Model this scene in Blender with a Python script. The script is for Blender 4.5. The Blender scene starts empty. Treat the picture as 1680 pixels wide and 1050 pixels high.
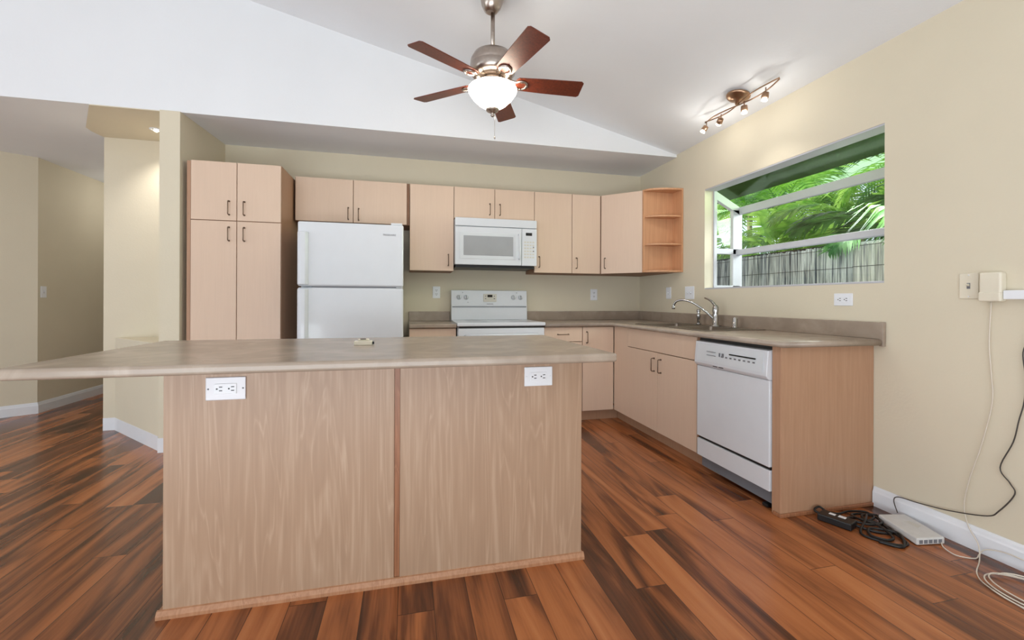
import bpy, bmesh, math, random
from mathutils import Vector, Matrix
PI = math.pi
S = bpy.context.scene
COL = S.collection
random.seed(7)

# ------------------------------------------------------------------ camera
cam = bpy.data.cameras.new('camera')
cam.sensor_width = 36.0
cam.lens = 716.53 / 1680 * 36.0
cam.shift_y = -31.84 / 1680
cam.clip_start = 0.05
camo = bpy.data.objects.new('camera', cam)
COL.objects.link(camo)
camo.matrix_world = (Matrix.Translation((-2.4754, -4.3233, 1.1043)) @ Matrix.Rotation(-0.2356, 4, 'Z')
                     @ Matrix.Rotation(PI / 2, 4, 'X') @ Matrix.Rotation(0.004, 4, 'Z'))
S.camera = camo

# ------------------------------------------------------------------ view, world, sun, daylight
S.view_settings.view_transform = 'Standard'
S.view_settings.look = 'None'
S.view_settings.exposure = -0.50
S.view_settings.gamma = 1.0
S.view_settings.use_curve_mapping = False
W = bpy.data.worlds.new('sky'); S.world = W; W.use_nodes = True
wn = W.node_tree.nodes; wn['Background'].inputs[0].default_value = (0.80, 0.90, 1.0, 1); wn['Background'].inputs[1].default_value = 2.0


def lamp(name, kind, loc, energy, color=(1, 1, 1), direction=None, **kw):
    l = bpy.data.lights.new(name, kind); l.energy = energy; l.color = color
    for k, v in kw.items(): setattr(l, k, v)
    o = bpy.data.objects.new(name, l); COL.objects.link(o); o.location = loc
    if direction is not None: o.rotation_euler = Vector(direction).to_track_quat('-Z', 'Y').to_euler()
    return o


lamp('sun', 'SUN', (0, 0, 8), 6.0, (1, 0.95, 0.86), (0.55, -0.40, -0.85), angle=0.03)
lamp('daylight_rear_doors', 'AREA', (-4.4, -9.25, 1.25), 26, (0.90, 0.96, 1), (0, 1, 0.45), shape='RECTANGLE', size=7.0, size_y=2.3)
lamp('daylight_side_doors', 'AREA', (-9.45, -4.4, 1.25), 160, (0.86, 0.94, 1), (1, 0, 0.45), shape='RECTANGLE', size=5.4, size_y=2.3)
lamp('added_upward_fill', 'AREA', (-3.2, -5.9, 0.35), 250, (0.86, 0.94, 1), (0.12, 0.35, 1), shape='RECTANGLE', size=4.0, size_y=2.4)  # unseen fill added behind the camera to brighten the ceilings
lamp('daylight_garden_window', 'AREA', (1.45, -1.8, 2.2), 130, (0.95, 1.0, 0.98), (-1, 0, -0.5), shape='RECTANGLE', size=2.0, size_y=0.8)


# ------------------------------------------------------------------ materials
def lin(c):
    return tuple((x / 255 / 12.92 if x / 255 <= 0.04045 else ((x / 255 + 0.055) / 1.055) ** 2.4) for x in c) + (1,)


def mat(name, c, rough=0.5, metal=0.0, spec=0.5, coat=0.0, noise=0.0, nscale=8.0, bump=0.0, bscale=60.0, emit=None, estr=0.0, trans=0.0, stretch=(1, 1, 1)):
    m = bpy.data.materials.new(name); m.use_nodes = True
    nt = m.node_tree; n = nt.nodes; b = n['Principled BSDF']
    b.inputs['Base Color'].default_value = lin(c)
    b.inputs['Roughness'].default_value = rough; b.inputs['Metallic'].default_value = metal
    b.inputs['Specular IOR Level'].default_value = spec; b.inputs['Coat Weight'].default_value = coat
    if trans: b.inputs['Transmission Weight'].default_value = trans
    if emit: b.inputs['Emission Color'].default_value = lin(emit); b.inputs['Emission Strength'].default_value = estr
    tc = n.new('ShaderNodeTexCoord'); mp = n.new('ShaderNodeMapping'); mp.inputs['Scale'].default_value = stretch
    nt.links.new(tc.outputs['Object'], mp.inputs[0])
    tx = n.new('ShaderNodeTexNoise'); tx.inputs['Scale'].default_value = nscale; tx.inputs['Detail'].default_value = 6
    nt.links.new(mp.outputs[0], tx.inputs[0])
    if noise:
        r = n.new('ShaderNodeValToRGB')
        r.color_ramp.elements[0].position = 0.3; r.color_ramp.elements[1].position = 0.7
        a = lin(tuple(max(0, x * (1 - noise)) for x in c)); d = lin(tuple(min(255, x * (1 + noise * .6)) for x in c))
        r.color_ramp.elements[0].color = a; r.color_ramp.elements[1].color = d
        nt.links.new(tx.outputs[0], r.inputs[0]); nt.links.new(r.outputs[0], b.inputs['Base Color'])
    if bump:
        t2 = n.new('ShaderNodeTexNoise'); t2.inputs['Scale'].default_value = bscale; t2.inputs['Detail'].default_value = 3
        nt.links.new(mp.outputs[0], t2.inputs[0])
        bp = n.new('ShaderNodeBump'); bp.inputs['Strength'].default_value = bump; bp.inputs['Distance'].default_value = 0.004
        nt.links.new(t2.outputs[0], bp.inputs['Height']); nt.links.new(bp.outputs[0], b.inputs['Normal'])
    return m


def ramp(n, stops):
    r = n.new('ShaderNodeValToRGB'); cr = r.color_ramp
    while len(cr.elements) < len(stops): cr.elements.new(0.5)
    for e, (p, c) in zip(cr.elements, stops): e.position = p; e.color = lin(c)
    return r


def wood(name, c0, c1, c2, rough=0.4, scale=1.0, contrast=1.0, world=True):
    """vertical-grained laminate, grain runs along z"""
    m = bpy.data.materials.new(name); m.use_nodes = True
    nt = m.node_tree; n = nt.nodes; L = nt.links.new; b = n['Principled BSDF']
    tc = n.new('ShaderNodeTexCoord'); mp = n.new('ShaderNodeMapping')
    mp.inputs['Scale'].default_value = (7 * scale, 7 * scale, 0.65 * scale)
    geo = n.new('ShaderNodeNewGeometry'); L(geo.outputs['Position'], mp.inputs[0])
    t = n.new('ShaderNodeTexNoise'); t.inputs['Scale'].default_value = 1.1; t.inputs['Detail'].default_value = 3; t.inputs['Distortion'].default_value = 0.7
    L(mp.outputs[0], t.inputs[0])
    mul = n.new('ShaderNodeMath'); mul.operation = 'MULTIPLY'; mul.inputs[1].default_value = 5.0; L(t.outputs[0], mul.inputs[0])
    fr = n.new('ShaderNodeMath'); fr.operation = 'PINGPONG'; fr.inputs[1].default_value = 0.5; L(mul.outputs[0], fr.inputs[0])
    mp2 = n.new('ShaderNodeMapping'); mp2.inputs['Scale'].default_value = (90, 90, 3); L(geo.outputs['Position'], mp2.inputs[0])
    t2 = n.new('ShaderNodeTexNoise'); t2.inputs['Scale'].default_value = 1.0; t2.inputs['Detail'].default_value = 4; L(mp2.outputs[0], t2.inputs[0])
    add = n.new('ShaderNodeMath'); add.operation = 'MULTIPLY_ADD'; add.inputs[1].default_value = 0.55 * contrast; L(fr.outputs[0], add.inputs[0])
    m3 = n.new('ShaderNodeMath'); m3.operation = 'MULTIPLY'; m3.inputs[1].default_value = 0.75; L(t2.outputs[0], m3.inputs[0]); L(m3.outputs[0], add.inputs[2])
    ln = n.new('ShaderNodeMapRange'); ln.inputs['From Min'].default_value = 0.0; ln.inputs['From Max'].default_value = 0.10; ln.inputs['To Min'].default_value = 0.30 * contrast; ln.inputs['To Max'].default_value = 0.0
    L(fr.outputs[0], ln.inputs['Value']); ad2 = n.new('ShaderNodeMath'); ad2.operation = 'ADD'; L(add.outputs[0], ad2.inputs[0]); L(ln.outputs[0], ad2.inputs[1]); add = ad2
    r = ramp(n, [(0.25, c0), (0.55, c1), (0.9, c2)]); L(add.outputs[0], r.inputs[0]); L(r.outputs[0], b.inputs['Base Color'])
    b.inputs['Roughness'].default_value = rough
    return m


def floor_mat():
    m = bpy.data.materials.new('floor_planks'); m.use_nodes = True
    nt = m.node_tree; n = nt.nodes; L = nt.links.new; b = n['Principled BSDF']

    def M(op, a, bb=None, c=None):
        k = n.new('ShaderNodeMath'); k.operation = op
        for i, v in enumerate((a, bb, c)):
            if v is None: continue
            if isinstance(v, (int, float)): k.inputs[i].default_value = v
            else: L(v, k.inputs[i])
        return k.outputs[0]
    geo = n.new('ShaderNodeNewGeometry'); sp = n.new('ShaderNodeSeparateXYZ'); L(geo.outputs['Position'], sp.inputs[0])
    x, y = sp.outputs[0], sp.outputs[1]
    pw, pl = 0.127, 1.22
    u = M('DIVIDE', M('ADD', x, 20.03), pw); row = M('FLOOR', u); fu = M('FRACT', u)
    wn1 = n.new('ShaderNodeTexWhiteNoise'); wn1.noise_dimensions = '1D'; L(row, wn1.inputs['W'])
    v = M('ADD', M('DIVIDE', M('ADD', y, 20.0), pl), M('MULTIPLY', wn1.outputs[0], 7.3)); cel = M('FLOOR', v); fv = M('FRACT', v)
    cid = n.new('ShaderNodeCombineXYZ'); L(row, cid.inputs[0]); L(cel, cid.inputs[1])
    wn2 = n.new('ShaderNodeTexWhiteNoise'); wn2.noise_dimensions = '2D'; L(cid.outputs[0], wn2.inputs['Vector'])
    # grain: stretched along the plank, offset for each plank
    off = M('MULTIPLY', wn2.outputs[0], 31.0)
    cv = n.new('ShaderNodeCombineXYZ'); L(M('MULTIPLY', x, 8.5), cv.inputs[0]); L(M('MULTIPLY', y, 0.95), cv.inputs[1]); L(off, cv.inputs[2])
    t1 = n.new('ShaderNodeTexNoise'); t1.inputs['Scale'].default_value = 1.0; t1.inputs['Detail'].default_value = 4; t1.inputs['Distortion'].default_value = 1.1; t1.inputs['Roughness'].default_value = 0.5
    L(cv.outputs[0], t1.inputs[0])
    cv2 = n.new('ShaderNodeCombineXYZ'); L(M('MULTIPLY', x, 130.0), cv2.inputs[0]); L(M('MULTIPLY', y, 4.0), cv2.inputs[1]); L(off, cv2.inputs[2])
    t2 = n.new('ShaderNodeTexNoise'); t2.inputs['Scale'].default_value = 1.0; t2.inputs['Detail'].default_value = 3
    L(cv2.outputs[0], t2.inputs[0])
    val = M('ADD', M('MULTIPLY', t1.outputs[0], 1.0), M('MULTIPLY_ADD', wn2.outputs[0], 0.26, -0.13))
    val = M('ADD', val, M('MULTIPLY_ADD', t2.outputs[0], 0.16, -0.08))
    r = ramp(n, [(0.26, (66, 37, 22)), (0.40, (106, 60, 35)), (0.50, (144, 85, 49)), (0.62, (172, 104, 60)), (0.80, (188, 120, 74))])
    L(val, r.inputs[0])
    # joints
    e1 = M('MINIMUM', fu, M('SUBTRACT', 1.0, fu)); e2 = M('MULTIPLY', M('MINIMUM', fv, M('SUBTRACT', 1.0, fv)), pl / pw)
    e = M('MINIMUM', e1, e2); j = M('SMOOTH_MIN', M('MULTIPLY', e, 55.0), 1.0, 0.1)
    mx = n.new('ShaderNodeMix'); mx.data_type = 'RGBA'; L(j, mx.inputs['Factor']); mx.inputs['A'].default_value = lin((44, 22, 14)); L(r.outputs[0], mx.inputs['B'])
    L(mx.outputs['Result'], b.inputs['Base Color'])
    b.inputs['Roughness'].default_value = 0.24; b.inputs['Specular IOR Level'].default_value = 0.5
    bp = n.new('ShaderNodeBump'); bp.inputs['Strength'].default_value = 0.12; bp.inputs['Distance'].default_value = 0.002
    L(M('MULTIPLY_ADD', t2.outputs[0], 0.25, M('MULTIPLY', j, 1.0)), bp.inputs['Height']); L(bp.outputs[0], b.inputs['Normal'])
    return m


def counter_mat():
    m = bpy.data.materials.new('counter_laminate'); m.use_nodes = True
    nt = m.node_tree; n = nt.nodes; L = nt.links.new; b = n['Principled BSDF']
    geo = n.new('ShaderNodeNewGeometry')
    t = n.new('ShaderNodeTexNoise'); t.inputs['Scale'].default_value = 6; t.inputs['Detail'].default_value = 8; t.inputs['Distortion'].default_value = 0.8; t.inputs['Roughness'].default_value = 0.6
    L(geo.outputs['Position'], t.inputs[0])
    r = ramp(n, [(0.30, (150, 134, 119)), (0.5, (160, 144, 128)), (0.70, (174, 158, 142))]); L(t.outputs[0], r.inputs[0])
    L(r.outputs[0], b.inputs['Base Color'])
    b.inputs['Roughness'].default_value = 0.27
    return m


MF = floor_mat()
MC = counter_mat()
CREAM = mat('wall_paint_cream', (218, 208, 185), 0.75, noise=0.012, nscale=2.0, bump=0.15, bscale=90)
WHITE_C = mat('ceiling_paint_white', (235, 237, 239), 0.85, noise=0.008, nscale=2, bump=0.15, bscale=70)
BASEB = mat('baseboard_white', (232, 234, 238), 0.4, noise=0.01)
MAPLE = wood('pale_maple_laminate', (216, 189, 166), (219, 192, 169), (223, 197, 174), 0.42, contrast=0.5)
PANEL = wood('island_wood_laminate', (164, 133, 108), (173, 142, 116), (194, 166, 141), 0.4, scale=1.1, contrast=1.0)
ENDP = wood('end_panel_wood', (172, 132, 103), (180, 140, 111), (190, 151, 122), 0.42, contrast=0.6)
BEECH = wood('beech_interior', (196, 144, 104), (208, 156, 116), (216, 168, 128), 0.45, contrast=0.5)
TRIMW = wood('brown_wood_trim', (128, 82, 54), (156, 104, 72), (176, 122, 88), 0.4, scale=2)
TRIML = wood('light_brown_trim', (158, 110, 78), (176, 128, 94), (190, 144, 110), 0.4, scale=2)
DARKG = mat('dark_gap', (30, 24, 20), 0.8, noise=0.1)
EDGE = mat('cabinet_edge_brown', (142, 104, 78), 0.6, noise=0.1)
APPL = mat('appliance_white_enamel', (218, 221, 226), 0.25, noise=0.008, coat=0.2)
APPG = mat('appliance_white_plastic', (214, 218, 222), 0.35, noise=0.01)
APPS = mat('appliance_grey_gasket', (120, 122, 128), 0.5, noise=0.05)
BLACKP = mat('black_plastic', (18, 17, 18), 0.4, noise=0.1)
DISPLAY = mat('black_display', (12, 12, 12), 0.15, noise=0.05)
BEIGEP = mat('beige_control_plastic', (206, 202, 190), 0.4, noise=0.02)
MWGLASS = mat('microwave_window_screen', (158, 160, 163), 0.18, noise=0.02, coat=0.6)
BRONZE = mat('bronze_pull_metal', (120, 100, 84), 0.35, metal=0.85, noise=0.05)
NICKEL = mat('brushed_nickel', (176, 164, 154), 0.28, metal=1.0, noise=0.04, nscale=60)
BRONZEL = mat('satin_bronze_fixture', (170, 138, 112), 0.3, metal=1.0, noise=0.05, nscale=60)
CHROME = mat('chrome', (178, 176, 174), 0.12, metal=1.0, noise=0.01)
STEEL = mat('stainless_sink', (150, 140, 130), 0.3, metal=1.0, noise=0.04, nscale=80)
CHERRY = wood('fan_blade_cherry', (74, 30, 18), (100, 42, 24), (122, 54, 32), 0.35, scale=2)
BOWL = mat('frosted_glass_bowl', (255, 244, 222), 0.4, noise=0.01, emit=(255, 243, 222), estr=34)
BULB = mat('halogen_bulb_glow', (255, 250, 240), 0.3, noise=0.01, emit=(255, 240, 215), estr=7)
PLATE = mat('white_plate_plastic', (236, 238, 242), 0.35, noise=0.006)
PLATEM = mat('shiny_steel_plate', (214, 212, 216), 0.25, noise=0.03, coat=0.4)
IVORY = mat('ivory_plastic', (226, 218, 198), 0.45, noise=0.02)
ROUTER = mat('router_grey_white_plastic', (214, 213, 210), 0.45, noise=0.03, nscale=30)
CORDW = mat('white_cord_rubber', (222, 212, 196), 0.5, noise=0.03)
CORDB = mat('dark_cord_rubber', (66, 60, 54), 0.5, noise=0.1)
WFRAME = mat('window_frame_vinyl', (192, 192, 198), 0.45, noise=0.02)
GREYT = mat('grey_print', (110, 110, 115), 0.6, noise=0.02)
DARKT = mat('dark_print', (60, 60, 66), 0.6, noise=0.02)
TRUNK = mat('palm_trunk_bark', (150, 142, 112), 0.9, noise=0.3, nscale=12, bump=0.5, bscale=20, stretch=(1, 1, 4))
EAVE = mat('eave_soffit_paint', (92, 112, 80), 0.9, noise=0.15, nscale=4)
SOIL = mat('garden_soil', (104, 92, 70), 0.95, noise=0.3, nscale=3, bump=0.5, bscale=15)


def glass_mat(name, tint):
    m = bpy.data.materials.new(name); m.use_nodes = True
    nt = m.node_tree; n = nt.nodes; L = nt.links.new
    for k in list(n):
        if k.type == 'BSDF_PRINCIPLED': n.remove(k)
    t = n.new('ShaderNodeBsdfTransparent'); t.inputs[0].default_value = tint
    g = n.new('ShaderNodeBsdfGlossy'); g.inputs['Roughness'].default_value = 0.02
    lw = n.new('ShaderNodeLayerWeight'); lw.inputs[0].default_value = 0.5; pw_ = n.new('ShaderNodeMath'); pw_.operation = 'POWER'; L(lw.outputs['Facing'], pw_.inputs[0]); pw_.inputs[1].default_value = 4
    f = n.new('ShaderNodeMath'); f.operation = 'MULTIPLY_ADD'; L(pw_.outputs[0], f.inputs[0]); f.inputs[1].default_value = 0.5; f.inputs[2].default_value = 0.03
    s = n.new('ShaderNodeMixShader'); L(f.outputs[0], s.inputs[0]); L(t.outputs[0], s.inputs[1]); L(g.outputs[0], s.inputs[2])
    L(s.outputs[0], n['Material Output'].inputs[0])
    return m


GLASS = glass_mat('window_glass', (0.97, 1, 0.98, 1))
GLASSG = glass_mat('roof_glass_green', (0.80, 0.94, 0.72, 1))


def leaf_mat(name, a, b_):
    m = bpy.data.materials.new(name); m.use_nodes = True
    nt = m.node_tree; n = nt.nodes; L = nt.links.new; b = n['Principled BSDF']
    geo = n.new('ShaderNodeNewGeometry'); t = n.new('ShaderNodeTexNoise'); t.inputs['Scale'].default_value = 5
    L(geo.outputs['Position'], t.inputs[0]); r = ramp(n, [(0.35, a), (0.65, b_)]); L(t.outputs[0], r.inputs[0]); L(r.outputs[0], b.inputs['Base Color'])
    b.inputs['Roughness'].default_value = 0.35
    tr = n.new('ShaderNodeBsdfTranslucent'); L(r.outputs[0], tr.inputs[0])
    ms = n.new('ShaderNodeMixShader'); ms.inputs[0].default_value = 0.5
    L(b.outputs[0], ms.inputs[1]); L(tr.outputs[0], ms.inputs[2]); L(ms.outputs[0], n['Material Output'].inputs[0])
    return m


LEAF1 = leaf_mat('palm_leaf_green', (104, 160, 52), (190, 226, 112))
LEAF2 = leaf_mat('palm_leaf_dark', (44, 92, 40), (124, 176, 96))


def reed_mat(name, a, b_):
    m = bpy.data.materials.new(name); m.use_nodes = True
    nt = m.node_tree; n = nt.nodes; L = nt.links.new; b = n['Principled BSDF']
    geo = n.new('ShaderNodeNewGeometry'); mp = n.new('ShaderNodeMapping'); mp.inputs['Scale'].default_value = (45, 45, 2.2); L(geo.outputs['Position'], mp.inputs[0])
    t = n.new('ShaderNodeTexNoise'); t.inputs['Scale'].default_value = 1; t.inputs['Detail'].default_value = 5; t.inputs['Distortion'].default_value = 0.5; L(mp.outputs[0], t.inputs[0])
    r = ramp(n, [(0.36, a), (0.62, b_)]); L(t.outputs[0], r.inputs[0]); L(r.outputs[0], b.inputs['Base Color'])
    b.inputs['Roughness'].default_value = 0.9
    return m


REED_SHADE = reed_mat('shaded_reed', (96, 102, 118), (240, 243, 250))  # bluish shade painted into the reed colour of the left section
REED_SUN = reed_mat('sunlit_reed', (150, 150, 158), (244, 242, 242))  # paler copy of the reed, sunlight painted into the right section


# ------------------------------------------------------------------ mesh helpers
class Sh:
    def __init__(s): s.bm = bmesh.new()

    def box(s, x0, x1, y0, y1, z0, z1):
        x0, x1 = sorted((x0, x1)); y0, y1 = sorted((y0, y1)); z0, z1 = sorted((z0, z1))
        v = [s.bm.verts.new(p) for p in ((x0, y0, z0), (x1, y0, z0), (x1, y1, z0), (x0, y1, z0), (x0, y0, z1), (x1, y0, z1), (x1, y1, z1), (x0, y1, z1))]
        for f in ((3, 2, 1, 0), (4, 5, 6, 7), (0, 1, 5, 4), (1, 2, 6, 5), (2, 3, 7, 6), (3, 0, 4, 7)): s.bm.faces.new([v[i] for i in f])
        return s

    def prism(s, pts, a, b, axis='z'):
        def P(p, h):
            return (p[0], p[1], h) if axis == 'z' else ((p[0], h, p[1]) if axis == 'y' else (h, p[0], p[1]))
        A = [s.bm.verts.new(P(p, a)) for p in pts]; Bv = [s.bm.verts.new(P(p, b)) for p in pts]
        n = len(pts)
        s.bm.faces.new(A); s.bm.faces.new(list(reversed(Bv)))
        for i in range(n): s.bm.faces.new((A[i], Bv[i], Bv[(i + 1) % n], A[(i + 1) % n]))
        return s

    def lathe(s, prof, c=(0, 0, 0), seg=32, axis=None, cap=True):
        """prof: list of (r, h) along axis (default z)"""
        q = Vector(axis).normalized().to_track_quat('Z', 'Y') if axis is not None else None
        rings = []
        for r, h in prof:
            ring = []
            for i in range(seg):
                a = 2 * PI * i / seg
                p = Vector((r * math.cos(a), r * math.sin(a), h))
                if q: p = q @ p
                ring.append(s.bm.verts.new(p + Vector(c)))
            rings.append(ring)
        for a, b in zip(rings, rings[1:]):
            for i in range(seg):
                f = s.bm.faces.new((a[i], a[(i + 1) % seg], b[(i + 1) % seg], b[i])); f.smooth = True
        if cap: s.bm.faces.new(list(reversed(rings[0]))); s.bm.faces.new(rings[-1])
        return s

    def cyl(s, p0, p1, r, r1=None, seg=20):
        p0, p1 = Vector(p0), Vector(p1)
        return s.lathe([(r, 0), (r if r1 is None else r1, (p1 - p0).length)], p0, seg, p1 - p0)

    def tube(s, pts, r, seg=8, smooth=True, sub=1):
        pts = [Vector(p) for p in pts]
        if sub > 1: pts = spline(pts, sub)
        rings = []; up = Vector((0.13, 0.27, 0.95)).normalized(); prev = None
        for i, p in enumerate(pts):
            t = (pts[min(i + 1, len(pts) - 1)] - pts[max(i - 1, 0)])
            t = t.normalized() if t.length > 1e-9 else Vector((0, 0, 1))
            n = (prev if prev is not None else up)
            n = n - t * n.dot(t)
            if n.length < 1e-3: n = Vector((1, 0, 0)) - t * t.x
            n.normalize(); prev = n; b = t.cross(n)
            rr = r[i] if isinstance(r, (list, tuple)) and len(r) == len(pts) else (r if not isinstance(r, (list, tuple)) else r[0] + (r[-1] - r[0]) * i / (len(pts) - 1))
            rings.append([s.bm.verts.new(p + n * rr * math.cos(2 * PI * k / seg) + b * rr * math.sin(2 * PI * k / seg)) for k in range(seg)])
        for a, b in zip(rings, rings[1:]):
            for k in range(seg):
                f = s.bm.faces.new((a[k], a[(k + 1) % seg], b[(k + 1) % seg], b[k])); f.smooth = smooth
        s.bm.faces.new(list(reversed(rings[0]))); s.bm.faces.new(rings[-1])
        return s

    def face(s, *pts):
        s.bm.faces.new([s.bm.verts.new(p) for p in pts]); return s


def spline(P, n):
    out = []
    for i in range(len(P) - 1):
        a = P[max(i - 1, 0)]; b = P[i]; c = P[i + 1]; d = P[min(i + 2, len(P) - 1)]
        for k in range(n):
            t = k / n
            out.append(0.5 * ((2 * b) + (c - a) * t + (2 * a - 5 * b + 4 * c - d) * t * t + (3 * b - a - 3 * c + d) * t ** 3))
    out.append(P[-1])
    return out


ROOT = {}


def obj(name, sh, m, parent=None, bevel=0.0, seg=2, base=None, local=False):
    """link a mesh. Shapes are given in world coordinates (local=True: in the root's own frame)"""
    me = bpy.data.meshes.new(name)
    bmesh.ops.recalc_face_normals(sh.bm, faces=sh.bm.faces)
    if parent is not None:
        off = Vector((0, 0, 0)) if local else ROOT[parent.name]
    else:
        if base is None:
            xs = [v.co for v in sh.bm.verts]
            lo = [min(c[i] for c in xs) for i in range(3)]; hi = [max(c[i] for c in xs) for i in range(3)]
            base = ((lo[0] + hi[0]) / 2, (lo[1] + hi[1]) / 2, lo[2])
        off = Vector(base)
    if off.length: bmesh.ops.translate(sh.bm, verts=sh.bm.verts, vec=-off)
    sh.bm.to_mesh(me); sh.bm.free()
    o = bpy.data.objects.new(name, me); COL.objects.link(o); me.materials.append(m)
    if parent is not None: o.parent = parent; ROOT[o.name] = ROOT[parent.name]
    else: o.location = off; ROOT[o.name] = off.copy()
    if bevel:
        b = o.modifiers.new('bevel', 'BEVEL'); b.width = bevel; b.segments = seg; b.limit_method = 'ANGLE'; b.angle_limit = 0.6
    return o


def thing(name, label, cat, loc, rotz=0.0, group=None):
    o = bpy.data.objects.new(name, None); COL.objects.link(o); o.empty_display_size = 0.05
    o.location = loc; o.rotation_euler = (0, 0, rotz); ROOT[o.name] = Vector(loc)
    o['label'] = label; o['category'] = cat
    if group: o['group'] = group
    return o


def tag(o, label, cat, group=None):
    o['label'] = label; o['category'] = cat
    if group: o['group'] = group
    return o


def struct(name, sh, m, bevel=0.0):
    o = obj(name, sh, m, bevel=bevel); o['kind'] = 'structure'; return o


def pull(door, p, n, axis='z', ln=0.10):
    """D-shaped wire pull centred on p, standing off along n"""
    p = Vector(p); n = Vector(n); a = Vector((0, 0, 1)) if axis == 'z' else Vector(axis)
    h = a * ln / 2
    s = Sh().tube([p - h, p - h + n * 0.022, p - h * 0.9 + n * 0.028, p + h * 0.9 + n * 0.028, p + h + n * 0.022, p + h], 0.0036, 8)
    s.cyl(p - h, p - h + n * 0.004, 0.0065); s.cyl(p + h, p + h + n * 0.004, 0.0065)
    return obj('handle', s, BRONZE, door)


def text(name, body, size, m, parent, loc, rot, extrude=0.0004, sx=1.0):
    c = bpy.data.curves.new(name, 'FONT'); c.body = body; c.size = size; c.extrude = extrude; c.align_x = 'CENTER'; c.align_y = 'CENTER'; c.resolution_u = 2
    t = bpy.data.objects.new(name, c); COL.objects.link(t)
    dg = bpy.context.evaluated_depsgraph_get(); me = bpy.data.meshes.new_from_object(t.evaluated_get(dg))
    bpy.data.objects.remove(t); me.name = name
    o = bpy.data.objects.new(name, me); COL.objects.link(o)
    if not me.materials: me.materials.append(m)
    else: me.materials[0] = m
    o.parent = parent; o.location = Vector(loc) - ROOT[parent.name]; o.rotation_euler = rot; o.scale = (sx, 1, 1); ROOT[o.name] = ROOT[parent.name]
    return o


# ------------------------------------------------------------------ room shell
ZC = 2.466          # flat ceiling height
SL = 0.243          # vault slope
RX = -4.6           # ridge
LX = -9.2
zr = ZC - SL * RX
struct('floor', Sh().box(LX - .3, 0.095, -9.1, 3.3, -0.12, 0), MF)
struct('ceiling', Sh().box(LX, 0.0, -0.581, 3.3, ZC, ZC + .1), WHITE_C)
struct('ceiling', Sh().prism([(0.1, ZC), (RX, zr), (RX, zr + .1), (0.1, ZC + .12)], -9.1, -0.56, 'y'), WHITE_C)
struct('ceiling', Sh().prism([(RX, zr), (LX - .1, ZC), (LX - .1, ZC + .12), (RX, zr + .1)], -9.1, -0.56, 'y'), WHITE_C)
struct('wall_gable', Sh().prism([(0.09, ZC), (LX, ZC), (LX, ZC + .2), (RX, zr + .25), (0.09, ZC + .25)], -0.666, -0.58, 'y'), WHITE_C)
struct('wall_back', Sh().box(-4.1, 0.0, 0, 0.1, 0, ZC), CREAM)
WY0, WY1, WZ0, WZ1 = -1.07, -2.52, 1.207, 2.062
wr = Sh().box(0, .095, WY0, 0.1, 0, ZC + .2).box(0, .095, WY1, WY0, 0, WZ0).box(0, .095, WY1, WY0, WZ1, ZC + .2).box(0, .095, -9.1, WY1, 0, ZC + .2)
struct('wall_right', wr, CREAM)
struct('wall_partition', Sh().prism([(-4.21, -.68), (-4.082, -.68), (-4.036, 0), (-4.036, .1), (-4.21, .1)], 0, ZC), CREAM)
struct('wall_niche', Sh().box(-4.95, -4.21, .035, .135, 0, ZC), CREAM)
struct('wall_niche_ledge', Sh().prism([(-4.212, -.655), (-4.865, .034), (-4.212, .034)], 0, .78), CREAM, 0.004)
struct('ceiling_niche', Sh().prism([(-4.642, -.665), (-4.95, -.18), (-4.965, -.09), (-4.95, .034), (-4.21, .034), (-4.21, -.665)], ZC - .006, ZC), CREAM)
struct('wall_hall_right', Sh().box(-4.95, -4.85, .135, 3.3, 0, ZC), CREAM)
struct('wall_hall_left', Sh().box(-6.04, -5.94, .84, 3.3, 0, ZC), CREAM)
struct('wall_hall_end', Sh().box(-5.94, -4.95, 3.1, 3.3, 0, ZC), CREAM)
struct('wall_angled', Sh().prism([(-5.94, .84), (-7.6, -.30), (-7.6, -.18), (-6.04, .93)], 0, ZC), CREAM)
struct('wall_living', Sh().box(LX, -7.6, -.30, -.18, 0, ZC), CREAM)
# far side of the room, behind and left of the viewer: walls with glazed openings
struct('wall_rear', Sh().box(LX - .1, -8.1, -9.1, -9.0, 0, ZC).box(-.8, .095, -9.1, -9.0, 0, ZC).box(-8.1, -.8, -9.1, -9.0, 2.3, ZC)
       .prism([(LX - .1, ZC), (0.095, ZC), (RX, zr + .1)], -9.1, -9.0, 'y'), CREAM)
struct('wall_left', Sh().box(LX - .1, LX, -9.0, -7.2, 0, ZC).box(LX - .1, LX, -1.6, -.18, 0, ZC).box(LX - .1, LX, -7.2, -1.6, 2.3, ZC), CREAM)
dr = Sh()
for i in range(4): x = -8.1 + i * 7.3 / 3; dr.box(x - .04, x + .04, -9.08, -9.02, 0, 2.3)
dr.box(-8.1, -.8, -9.08, -9.02, 0, .06).box(-8.1, -.8, -9.08, -9.02, 2.22, 2.3)
struct('door_1', dr, WFRAME)
dr = Sh()
for i in range(4): y = -7.2 + i * 5.6 / 3; dr.box(LX - .08, LX - .02, y - .04, y + .04, 0, 2.3)
dr.box(LX - .08, LX - .02, -7.2, -1.6, 0, .06).box(LX - .08, LX - .02, -7.2, -1.6, 2.22, 2.3)
struct('door_2', dr, WFRAME)


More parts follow.
